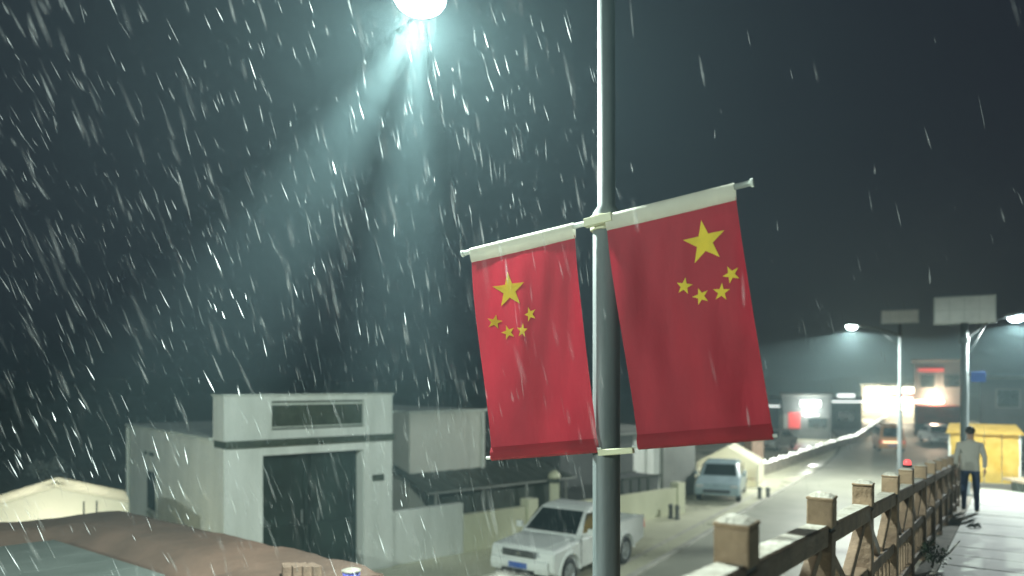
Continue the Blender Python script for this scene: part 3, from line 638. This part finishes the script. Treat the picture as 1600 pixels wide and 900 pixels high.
# loose bricks and a bucket on its corner
def on_roof(px, py): 
    d = (EYE - (zr + .0)) * 1155 / (py - 600); return at(px, py, d)
for i, px in enumerate((448, 462, 476, 490)):
    b_ = on_roof(px, 897); o = MB().box(-.045, .045, -.10, .10, 0, .13).build('loose_brick', M['brick'], bevel=.006)
    o.location = (b_.x, b_.y, zr - .03); o.rotation_euler = (0, 0, R(20 + 7 * i)); tag(o, 'loose brown brick standing on the earthen roof', 'brick', 'bricks on the earthen roof')
b_ = on_roof(549, 903); bk = thing('bucket', Vector((b_.x, b_.y, zr - .03)), 0, 'small blue and white bucket on edge of earthen roof', 'bucket')
MB().lathe([(.075, 0), (.095, .10), (.085, .10), (.07, .012)], 18).build('pail', M['bucket'], bk, smooth=True)
MB().lathe([(.10, .101), (.10, .115), (.04, .13), (.01, .131)], 18).build('lid', M['snow'], bk, smooth=True)

# ------------------------------------------------------------------ lit tents
def tent(loc, rz, hw, hd_, eave, apex, label, power, cat='tent'):
    t = thing('tent', loc, rz, label, cat)
    v = [(-hw, -hd_, eave), (hw, -hd_, eave), (hw, hd_, eave), (-hw, hd_, eave), (0, -hd_, apex), (0, hd_, apex)]
    MB().add(v, [(0, 4, 5, 3), (4, 1, 2, 5)]).build('canopy', M['tent'], t)
    MB().add([(-hw, -hd_, eave), (hw, -hd_, eave), (0, -hd_, apex)], [(0, 1, 2)]).build('gable', M['tent'], t)
    MB().add([(-hw, hd_, eave), (hw, hd_, eave), (0, hd_, apex)], [(0, 1, 2)]).build('gable', M['tent'], t)
    for x in (-1, 1):
        for y in (-1, 1): MB().tube([(x * (hw - .05), y * (hd_ - .05), 0), (x * (hw - .05), y * (hd_ - .05), eave)], .025, 8).build('leg', M['polewhite'], t)
    for x in (hw * .38, hw * .55): MB().tube([(x, -hd_ - .04, 0), (x, -hd_ - .04, eave + .10)], .014, 6).build('guy_pole', M['building_dark'], t)
    MB().add([(-hw, -hd_, eave), (hw, -hd_, eave), (hw, -hd_ + .004, eave - .25), (-hw, -hd_ + .004, eave - .25)], [(0, 1, 2, 3)]).build('valance', M['tent'], t)
    for x in (-hw, hw): MB().add([(x, -hd_, .1), (x, hd_, .1), (x, hd_, eave), (x, -hd_, eave)], [(0, 1, 2, 3)]).build('spill_curtain', M['tent'], t)  # unseen curtains added to keep the tent light from spilling out
    MB().add([(-hw, hd_, .1), (hw, hd_, .1), (hw, hd_, eave), (-hw, hd_, eave)], [(0, 1, 2, 3)]).build('spill_curtain', M['tent'], t)
    b = MB().lathe([(.01, -.07), (.05, -.05), (.06, 0), (.03, .06), (.02, .1)], 12).build('bulb', M['warmbulb'], t, smooth=True); b.location = (0, 0, eave - .35)
    lamp('tent_light', 'POINT', (0, 0, eave - .5), power, (1, .95, .78), .06, t)
    return t
tp = at(58, 600, 14.4); tent(Vector((tp.x, tp.y + .6, 0)), R(30), 1.28, 1.0, 2.22, 2.60, 'cream peaked tent glowing from within behind the earthen roof', 75)
tp = at(1142, 600, 34.5); tent(Vector((tp.x, tp.y, 0)), R(-25), 1.35, 1.2, 1.02, 1.78, 'small cream tent glowing behind the blue-grey car', 55)

# ------------------------------------------------------------------ brick pillar, bollards
p_ = at(1177, 0, 36); pl = thing('brick_pillar', Vector((p_.x, p_.y, 0)), R(20), 'square brownish brick pillar between small tent and string lights', 'pillar')
for k in range(16): MB().box(-.34, .34, -.34, .34, .12 * k, .12 * k + .108).build('brick_course', M['brick'], pl, bevel=.006)
MB().box(-.40, .40, -.40, .40, 1.92, 2.02).build('cap', M['tan'], pl, bevel=.01)
for (px, dd, lb_) in ((1187, 29.6, 'short dark bollard near the blue-grey car'), (1200, 29.3, 'short dark bollard near the blue-grey car'), (1048, 25.3, 'short dark bollard at the end of the cream wall'), (1058, 25.1, 'short dark bollard at the end of the cream wall')):
    p_ = at(px, 0, dd); o = MB().lathe([(.10, 0), (.10, .04), (.075, .06), (.07, .36), (.085, .38), (.085, .42), (.06, .48), (.01, .50)], 14).build('bollard', M['building_dark'], smooth=False)
    o.location = (p_.x, p_.y, .004); tag(o, lb_, 'bollard', 'short bollards by the road')

# ------------------------------------------------------------------ low dark wall and string lights along the far road
path = [(1172, 733, 36), (1215, 722, 40), (1262, 709, 46), (1310, 696, 54), (1335, 690, 58), (1352, 678, 67), (1372, 662, 82), (1392, 648, 104)]
gp_ = [Vector((at(px, 0, d).x, d, 0)) for px, py, d in path]
fw_ = thing('stone_wall', gp_[0], 0, 'low dark stone wall curving along the far road under a light string', 'wall')
for i in range(len(gp_) - 1):
    a, b = gp_[i] - gp_[0], gp_[i + 1] - gp_[0]; nseg = 6
    for k in range(nseg):
        q0 = a.lerp(b, k / nseg); q1 = a.lerp(b, (k + .985) / nseg)
        MB().bar(q0 + Vector((0, 0, .28)), q1 + Vector((0, 0, .28)), .45, .54 + random.uniform(-.05, .05)).build('wall_stone', M['stonewall'], fw_, bevel=.03)
sl = thing('string_lights', gp_[0] + Vector((0, 0, .6)), 0, 'string of small white lights along the low dark wall', 'string lights')
wirep = []; bulb0 = None
for i in range(len(gp_) - 1):
    for k in range(9):
        q = gp_[i].lerp(gp_[i + 1], k / 9) - gp_[0]; q = q + Vector((-.0, -.26, .07 + .05 * math.sin(k * 2.1 + i)))
        wirep.append(q)
        if bulb0 is None:
            bulb0 = MB().lathe([(.012, -.075), (.05, -.05), (.068, 0), (.05, .045), (.02, .075)], 10).build('bulb', M['bulb'], sl, smooth=True); bo_ = bulb0
        else: bo_ = copy_mesh(bulb0, 'bulb', sl)
        bo_.location = q + Vector((0, 0, -.05)); s_ = random.uniform(.7, 1.35); bo_.scale = (s_,) * 3
MB().tube(wirep, .012, 5).build('wire', M['wire'], sl)

# ------------------------------------------------------------------ far shops
def shop(px0, px1, d, h, m, label, rz=None, depth=8):
    a = at(px0, 0, d); b = at(px1, 0, d); wdt = (b.x - a.x)
    if rz is None: rz = -math.atan((px0 - 800) / 1155.0); wdt *= math.cos(rz)
    t = thing('shop_building', Vector((a.x, d, 0)), rz, label, 'building', None)
    MB().box(0, wdt, 0, depth, 0, h).build('wall', m, t, bevel=.03)
    MB().box(-.2, wdt + .2, -.35, depth + .2, h + .002, h + .16).build('roof_slab', M['building_mid'], t, bevel=.02)
    return t, wdt
def sub(t, nm, m, x0, x1, z0, z1, y0=-.10, y1=-.003, bevel=.01): return MB().box(x0, x1, y0, y1, z0, z1).build(nm, m, t, bevel=bevel)
def win(t, x0, x1, z0, z1, m):
    f_ = MB().box(x0, x1, -.05, -.003, z0, z1).build('window', M['building_mid'], t)
    nn = max(1, int((x1 - x0) / .9))
    for k in range(nn):
        a = x0 + .05 + k * (x1 - x0 - .1) / nn; MB().box(a + .02, a + (x1 - x0 - .1) / nn - .02, -.065, -.052, z0 + .06, z1 - .06).build('pane', m, f_)
t, wd = shop(1222, 1297, 62, 3.6, M['building_dark'], 'dark shop with white lit sign and red panel beyond the light string')
sub(t, 'sign', M['shopsign'], 1.4, 3.0, 2.75, 3.25); sub(t, 'red_panel', M['redsign'], .5, 1.4, .9, 2.2); win(t, 1.9, 3.6, .9, 1.9, M['glass']); sub(t, 'lamp_strip', M['shopsign'], 1.6, 2.9, 2.0, 2.06); sub(t, 'door', M['building_mid'], .1, .45, 0, 2.1)
lamp('sign_light', 'POINT', (2.2, -.8, 2.6), 600, (.95, 1, .95), .12, t)
t, wd = shop(1298, 1346, 74, 3.1, M['building_mid'], 'small grey shop with a thin white light strip under its roof')
sub(t, 'lamp_strip', M['shopsign'], .1, 2.9, 2.78, 2.92); win(t, .5, 2.2, .8, 2.0, M['glass']); sub(t, 'sign', M['shopsign'], .6, 2.2, 3.28, 3.62, -.2, -.1)
t, wd = shop(1346, 1452, 96, 4.4, M['building_mid'], 'brightly lit shop row at the far end of the road')
for k in range(3): win(t, .3 + k * 2.85, 2.85 + k * 2.85, 1.2, 2.9, M['shoplight'])
sub(t, 'sign_board', M['shoplight'], .5, 6.2, 3.45, 4.15, -.25, -.1); sub(t, 'awning', M['redsheet'], 3.4, 8.6, 2.95, 3.3, -1.2, -.01)
for k in range(3): lamp('shop_glow_light', 'POINT', (1.4 + k * 3.0, -1.3, 2.75), 2200, (1, .84, .60), .15, t)  # point lights added before the lit front to warm road and haze
t, wd = shop(1428, 1500, 66, 6.6, M['building_dark'], 'tall dark building with red shop awning and warm light strip')
aw = MB().prism([(0, 2.55), (4.1, 2.55), (4.1, 2.75), (0, 2.75)], -1.5, -.02).build('awning', M['redsheet'], t)
sub(t, 'red_shutter', M['redsheet'], .2, 3.9, 1.1, 2.4); sub(t, 'lamp_strip', M['shoplight'], .1, 2.3, 2.95, 3.15); win(t, .4, 1.7, 4.2, 5.5, M['glass']); win(t, 2.2, 3.6, 4.2, 5.5, M['glass']); sub(t, 'sign', M['redsign'], 0.3, 2.3, 5.7, 6.0)
lamp('awning_light', 'POINT', (1.6, -.9, 3.4), 1100, (1, .74, .52), .12, t)
t, wd = shop(1100, 1215, 70, 3.2, M['building_dark'], 'long dark shed row with a thin white light beyond the brick pillar')
sub(t, 'lamp_strip', M['shopsign'], 5.2, 6.8, 2.5, 2.6); win(t, 1, 3, 1, 2.2, M['glass'])
t, wd = shop(1531, 1760, 44, 4.9, M['building_dark'], 'dark bluish building behind the yellow stall')
win(t, .8, 2.0, 3.2, 4.3, M['glass']); win(t, 2.8, 4.0, 3.2, 4.3, M['glass'])

# ------------------------------------------------------------------ yellow stall, low wall, person, shrub
sp_ = at(1536, 600, 23.5); sb_ = Vector((sp_.x, sp_.y, 0)); sb_.z = EYE - 1.43 - SL * ((sb_ - O0).dot(E))
st = thing('market_stall', sb_, R(-30), 'yellow tarpaulin stall lit from within at the end of the walkway', 'stall')
hw = .92
for x in (-1, 1):
    for y in (-.6, .6): MB().bar((x * hw, y, 0), (x * hw, y, 1.75), .05, .05).build('post', M['polewhite'], st)
for i in range(4):
    x0 = -hw + i * hw / 2; nseg = 8; v = []; f = []
    for j in range(nseg + 1):
        for q in (0, 1, 2):
            v.append((x0 + .01 + q * (hw / 2 - .02) / 2, -.63 - .03 * math.sin(q * 1.57) - .02 * math.sin(j + i), .22 + j * (1.50) / nseg))
    for j in range(nseg):
        for q in (0, 1): b = j * 3 + q; f.append((b, b + 1, b + 4, b + 3))
    MB().add(v, f).build('tarp_panel', M['yellowtarp'], st, smooth=True)
for s in (-1, 1): MB().add([(s * hw, -.62, .22), (s * hw, .62, .22), (s * hw, .62, 1.72), (s * hw, -.62, 1.72)], [(0, 1, 2, 3)]).build('side_tarp', M['yellowtarp'], st)
MB().add([(-hw - .1, -.75, 1.73), (hw + .1, -.75, 1.73), (hw, .7, 1.95), (-hw, .7, 1.95), (-hw - .1, -.75, 1.76), (hw + .1, -.75, 1.76), (hw, .7, 1.98), (-hw, .7, 1.98)], [(0, 1, 2, 3), (4, 5, 6, 7), (0, 1, 5, 4), (1, 2, 6, 5), (2, 3, 7, 6), (3, 0, 4, 7)]).build('roof_tarp', M['yellowtarp'], st)
MB().box(-hw + .05, hw - .05, -.55, .5, .55, .6).build('counter', M['tan'], st)
bb = MB().lathe([(.01, -.07), (.05, -.05), (.06, 0), (.03, .06), (.02, .1)], 12).build('bulb', M['warmbulb'], st, smooth=True); bb.location = (0.1, 0, 1.35)
lamp('stall_light', 'POINT', (.1, 0, 1.2), 13, (1, .86, .5), .06, st)
# low planter wall across the end of the walkway
tL = ((sb_ - O0).dot(E)) - 3.0; wL = (sb_ - O0).dot(P)
lw = thing('low_wall', Wk(tL, wL + 2), 0, 'low dark kerb wall with tan coping in front of yellow stall', 'wall')
Li = Matrix.Translation(-Wk(tL, wL + 2))
lx = Vector((1, -.04, 0)).normalized()
for k in range(7):
    a = Vector((sb_.x - .05 + k * 1.0, sb_.y - 1.9, 0)); zz = lambda p: EYE - 1.43 - SL * ((p - O0).dot(E))
    b = a + lx * .985
    def blk(z0, z1, y0, y1):
        v = []
        for z in (z0, z1):
            for p, yy in ((a, y0), (b, y0), (b, y1), (a, y1)):
                q = p + Vector((0, yy, 0)); v.append(Li @ Vector((q.x, q.y, zz(a) + z)))
        return MB().add(v, [(3, 2, 1, 0), (4, 5, 6, 7), (0, 1, 5, 4), (1, 2, 6, 5), (2, 3, 7, 6), (3, 0, 4, 7)])
    blk(-.1, .26, 0, .5).build('wall_block', M['dark'], lw, bevel=.01); blk(.262, .34, -.03, .9).build('coping_slab', M['tan'], lw, bevel=.01)

# person
def person(loc, rz, label):
    t = thing('person', loc, rz, label, 'person')
    def skin(name, verts, edges, rad, m, par, sub=2):
        me = bpy.data.meshes.new(name); me.from_pydata(verts, edges, []); o = bpy.data.objects.new(name, me); COL.objects.link(o); o.parent = par
        me.materials.append(m)
        o.modifiers.new('skin', 'SKIN').use_smooth_shade = True
        for i, r in enumerate(rad): me.skin_vertices[0].data[i].radius = (r, r) if not isinstance(r, tuple) else r
        me.skin_vertices[0].data[0].use_root = True
        s = o.modifiers.new('sub', 'SUBSURF'); s.levels = sub; s.render_levels = sub; return o
    zm = bpy.data.materials.new('pale_jacket_blue_trousers'); zm.use_nodes = True
    n = zm.node_tree.nodes; l = zm.node_tree.links; b = n['Principled BSDF']; b.inputs['Roughness'].default_value = .85
    tcn = n.new('ShaderNodeTexCoord'); sx = n.new('ShaderNodeSeparateXYZ'); l.new(tcn.outputs['Object'], sx.inputs[0])
    mr = n.new('ShaderNodeMapRange'); mr.inputs['From Max'].default_value = 1.75; l.new(sx.outputs['Z'], mr.inputs['Value'])
    cr = n.new('ShaderNodeValToRGB'); cr.color_ramp.interpolation = 'CONSTANT'; l.new(mr.outputs[0], cr.inputs['Fac'])
    el = cr.color_ramp.elements; el[0].position = 0; el[0].color = (.02, .02, .025, 1); el[1].position = .05; el[1].color = (.030, .050, .125, 1)
    for p, c in ((.485, (.50, .48, .42, 1)), (.845, (.45, .28, .20, 1))): e = el.new(p); e.color = c
    l.new(cr.outputs[0], b.inputs['Base Color'])
    V = [(0, 0, .92), (0, .0, 1.12), (0, .01, 1.34), (0, 0, 1.45), (0, -.01, 1.53), (0, -.015, 1.62), (0, -.01, 1.70)]
    Rr = [(.155, .115), (.15, .115), (.165, .11), (.07, .07), (.058, .06), (.078, .095), (.055, .07)]
    Ed = [(i, i + 1) for i in range(6)]
    for s, st_ in ((-1, .12), (1, -.10)):
        i0 = len(V); V += [(s * .095, 0, .86), (s * .105, st_ * .4 - .02, .48), (s * .11, st_ + .03, .09), (s * .11, st_ - .10, .045)]; Rr += [.095, .066, .048, .042]
        Ed += [(0, i0), (i0, i0 + 1), (i0 + 1, i0 + 2), (i0 + 2, i0 + 3)]
        i0 = len(V); V += [(s * .185, .01, 1.38), (s * .25, .04 - st_ * .3, 1.12), (s * .255, -.04 - st_ * .7, .90)]; Rr += [.064, .052, .042]
        Ed += [(2, i0), (i0, i0 + 1), (i0 + 1, i0 + 2)]
    skin('body', V, Ed, Rr, zm, t)
    sk = mat('skin_tone', (.45, .28, .20), .6, .1, 8)
    for s, st_ in ((-1, .12), (1, -.10)):
        wr_ = Vector((s * .255, -.04 - st_ * .7, .89)); hv = [wr_, wr_ + Vector((0, -.01, -.05)), wr_ + Vector((0, -.015, -.09))]; he = [(0, 1), (1, 2)]; hr = [.024, .034, .032]
        for q in range(4):
            i0 = len(hv); y = -.03 + q * .02; ln = (.06, .07, .065, .05)[q]
            hv += [wr_ + Vector((0, y, -.105)), wr_ + Vector((-s * .012, y - .006, -.105 - ln * .55)), wr_ + Vector((-s * .03, y - .008, -.105 - ln)) ]; hr += [.009, .009, .008]; he += [(2, i0), (i0, i0 + 1), (i0 + 1, i0 + 2)]
        i0 = len(hv); hv += [wr_ + Vector((-s * .01, -.04, -.06)), wr_ + Vector((-s * .02, -.058, -.10))]; hr += [.011, .009]; he += [(1, i0), (i0, i0 + 1)]
        skin('hand', [tuple(p) for p in hv], he, hr, sk, t, 1)
    hm = mat('dark_hair', (.015, .013, .012), .6, .3, 20)
    v = []; f = []
    for i in range(9):
        for k in range(16):
            a = 2 * math.pi * k / 16; e = R(90) - i * R(13.5); 
            back = .5 + .5 * math.sin(a); lim = e if True else 0
            e2 = R(90) - i * R(5.0 + 9.5 * back)
            v.append((.092 * math.cos(e2) * math.cos(a), -.012 + .112 * math.cos(e2) * math.sin(a), 1.645 + .115 * math.sin(e2)))
    for i in range(8):
        for k in range(16): a = i * 16 + k; b2 = i * 16 + (k + 1) % 16; f.append((a, b2, b2 + 16, a + 16))
    MB().add(v, f).build('hair', hm, t, smooth=True)
    nv = MB().add([(-.015, -.10, 1.60), (.015, -.10, 1.60), (0, -.125, 1.605), (0, -.098, 1.645)], [(0, 1, 2), (0, 2, 3), (1, 3, 2)]).build('nose', sk, t)
    for s in (-1, 1):
        MB().lathe([(.012, 0), (.010, .006), (.002, .009)], 8, Matrix.Translation((s * .032, -.096, 1.648)) @ Matrix.Rotation(R(90), 4, 'X')).build('eye', hm, t)
        MB().lathe([(.018, 0), (.02, .008), (.008, .014)], 8, Matrix.Translation((s * .082, -.01, 1.63)) @ Matrix.Rotation(R(90 * s), 4, 'Y')).build('ear', sk, t)
    MB().box(-.025, .025, -.104, -.09, 1.565, 1.573).build('mouth', mat('lips', (.35, .15, .13), .6, .1, 5), t)
    return t
pp = at(1516, 0, 15.1); pp.z = EYE - 1.43 - SL * ((Vector((pp.x, pp.y, 0)) - O0).dot(E)) + .005
person(pp, R(150), 'person in pale jacket and dark blue trousers walking by the railing end')

def leafy(name, loc, label, cat, n, rx, rz_, h0, trunk_h, lm, seed, leaf=.05, group=None):
    t = thing(name, loc, 0, label, cat, group); rnd = random.Random(seed); br = MB(); mb = MB()
    br.tube([(0, 0, 0), (.02, .01, trunk_h * .5), (0, 0, trunk_h)], [rx * .09, rx * .07, rx * .04], 8)
    tips = []
    for k in range(11):
        a = rnd.uniform(0, 6.28); el = rnd.uniform(.25, 1.3); ln = rx * rnd.uniform(.6, 1.1)
        s = Vector((0, 0, trunk_h * rnd.uniform(.55, 1))); e = s + Vector((math.cos(a) * math.cos(el) * ln, math.sin(a) * math.cos(el) * ln, math.sin(el) * ln * rz_ / rx))
        br.tube([s, s.lerp(e, .5) + Vector((0, 0, .05 * ln)), e], [rx * .03, rx * .02, rx * .008], 6); tips += [e, s.lerp(e, .7)]
    for k in range(n):
        c = rnd.choice(tips) + Vector((rnd.gauss(0, rx * .17), rnd.gauss(0, rx * .17), rnd.gauss(0, rz_ * .15)))
        q = Matrix.Rotation(rnd.uniform(0, 6.28), 3, 'Z') @ Matrix.Rotation(rnd.uniform(-1.2, 1.2), 3, 'X') @ Matrix.Rotation(rnd.uniform(-1, 1), 3, 'Y'); s = leaf * rnd.uniform(.6, 1.3)
        mb.add([c + q @ Vector(p) for p in ((-s * .4, 0, 0), (0, -s, .1 * s), (s * .4, 0, 0), (0, s, .1 * s))], [(0, 1, 2, 3)])
    br.build('trunk', M['bark'], t, smooth=True); mb.build('crown', lm, t)
    return t
q_ = at(1456, 0, 8.45); q_.z = EYE - 1.43 - SL * ((Vector((q_.x, q_.y, 0)) - O0).dot(E))
sbk = leafy('shrub', q_, 'small dark scraggly shrub growing at the foot of the railing', 'shrub', 420, .17, .22, .05, .10, M['leaf'], 3, .022)
MB().tube([(.05, 0, .05), (.20, 0, .17), (.33, .02, .30)], [.014, .011, .006], 6).build('bare_branch', M['kerb'], sbk)
q_ = at(1522, 0, 12.4); q_.z = EYE - 1.43 - SL * ((Vector((q_.x, q_.y, 0)) - O0).dot(E))
leafy('shrub', q_, 'tiny dark leaf clump standing for the walking person shadow on the walkway', 'shrub', 160, .10, .06, .02, .03, M['leaf'], 9, .022)  # dark leaf clump stands in for the person's shadow on the paving
q_ = at(72, 0, 27); leafy('frosted_tree', Vector((q_.x, q_.y, 0)), 'small pale frosted tree beyond the glowing tent', 'tree', 900, .75, .55, .5, 1.55, M['paleleaf'], 12, .07)
wl_ = Wk(3.32 + SP * 4, .05, 1.165); wo = thing('warning_light', wl_, 0, 'small red warning light on a railing post cap', 'light')
MB().lathe([(.045, 0), (.045, .02), (.04, .022)], 14).build('base', M['black'], wo); MB().lathe([(.038, .023), (.036, .06), (.02, .078), (.005, .08)], 14).build('lens', mat('red_lamp_glass', (.5, .03, .03), .3, .1, 4, emit=(1, .12, .12), estr=1.6), wo, smooth=True)

# ------------------------------------------------------------------ dark hills closing the street
hl = MB(); v = []; f = []
for i in range(61):
    x = -420 + i * 16; hgt = 6 + 9 * abs(noise.noise((x * .012, 2, 0))) + 2 * noise.noise((x * .06, 5, 0))
    v += [(x, 330, -1), (x, 360, hgt * .45), (x, 420, hgt), (x, 520, -1)]
for i in range(60):
    for k in range(3): f.append((i * 4 + k, i * 4 + 4 + k, i * 4 + 5 + k, i * 4 + 1 + k))
struct(hl.add(v, f).build('hills', M['asphalt_hill'], smooth=True))

# ------------------------------------------------------------------ driving sleet
sm = bpy.data.materials.new('wet_sleet'); sm.use_nodes = True
n = sm.node_tree.nodes; l = sm.node_tree.links; n.remove(n['Principled BSDF'])
df = n.new('ShaderNodeBsdfDiffuse'); df.inputs['Color'].default_value = (.80, .82, .82, 1)
tr = n.new('ShaderNodeBsdfTranslucent'); tr.inputs['Color'].default_value = (.80, .82, .82, 1)
tp_ = n.new('ShaderNodeBsdfTransparent'); m1 = n.new('ShaderNodeMixShader'); m2 = n.new('ShaderNodeMixShader')
m1.inputs[0].default_value = .5
tcs = n.new('ShaderNodeTexCoord'); nzs = n.new('ShaderNodeTexNoise'); nzs.inputs['Scale'].default_value = 2.2; nzs.inputs['Detail'].default_value = 2; l.new(tcs.outputs['Object'], nzs.inputs['Vector'])
mrs = n.new('ShaderNodeMapRange'); mrs.inputs['From Min'].default_value = .35; mrs.inputs['From Max'].default_value = .72; mrs.inputs['To Min'].default_value = .02; mrs.inputs['To Max'].default_value = .16; l.new(nzs.outputs['Fac'], mrs.inputs['Value']); l.new(mrs.outputs[0], m2.inputs[0])
l.new(df.outputs[0], m1.inputs[1]); l.new(tr.outputs[0], m1.inputs[2]); l.new(tp_.outputs[0], m2.inputs[1]); l.new(m1.outputs[0], m2.inputs[2]); l.new(m2.outputs[0], n['Material Output'].inputs['Surface'])
rnd = random.Random(21); sl_ = MB()
def sliver(c, d, ln, wd):
    x = d.orthogonal().normalized(); y = d.cross(x); v = [c - d * ln / 2, c + d * ln / 2]
    for k in range(3):
        a = k * 2.094 + rnd.uniform(0, 1); v.append(c + d * ln * .15 + (x * math.cos(a) + y * math.sin(a)) * wd / 2)
    sl_.add(v, [(0, 3, 2), (0, 4, 3), (0, 2, 4), (1, 2, 3), (1, 3, 4), (1, 4, 2)])
for i in range(19000):
    y = 2.2 + 24 * rnd.random() ** .8; x = rnd.uniform(-.76, .76) * y; z = EYE + rnd.uniform(-.30, .55) * y
    if z < .3: continue
    u_ = x / y
    if rnd.random() > (1 if u_ < .04 else max(.07, 1 - (u_ - .04) * 7)): continue
    g_ = noise.noise((x * .25, y * .25, z * .25))
    wind = .22 + .16 * g_ - .55 * min(0, u_ + .12)
    d = Vector((wind + rnd.gauss(0, .07), rnd.gauss(-.05, .12), -1)).normalized()
    sliver(Vector((x, y, z)), d, rnd.uniform(.06, .20) * rnd.uniform(.7, 1.3), rnd.choice((.004, .006, .008, .011)))
so = sl_.build('falling_sleet', sm); tag(so, 'slanting sleet falling through the lamp light', 'sleet', kind='stuff')

# ------------------------------------------------------------------ night haze
hm_ = bpy.data.materials.new('night_haze'); hm_.use_nodes = True
n = hm_.node_tree.nodes; l = hm_.node_tree.links; n.remove(n['Principled BSDF'])
pv = n.new('ShaderNodeVolumePrincipled'); pv.inputs['Color'].default_value = (.62, .93, 1.0, 1); pv.inputs['Density'].default_value = .0031; pv.inputs['Anisotropy'].default_value = .48
l.new(pv.outputs[0], n['Material Output'].inputs['Volume'])
hz_ = MB().box(-430, 550, -60, 540, -2.2, 24).build('haze', hm_); hz_['kind'] = 'stuff'; hz_['label'] = 'thin misty night air over the street'; hz_['category'] = 'haze'
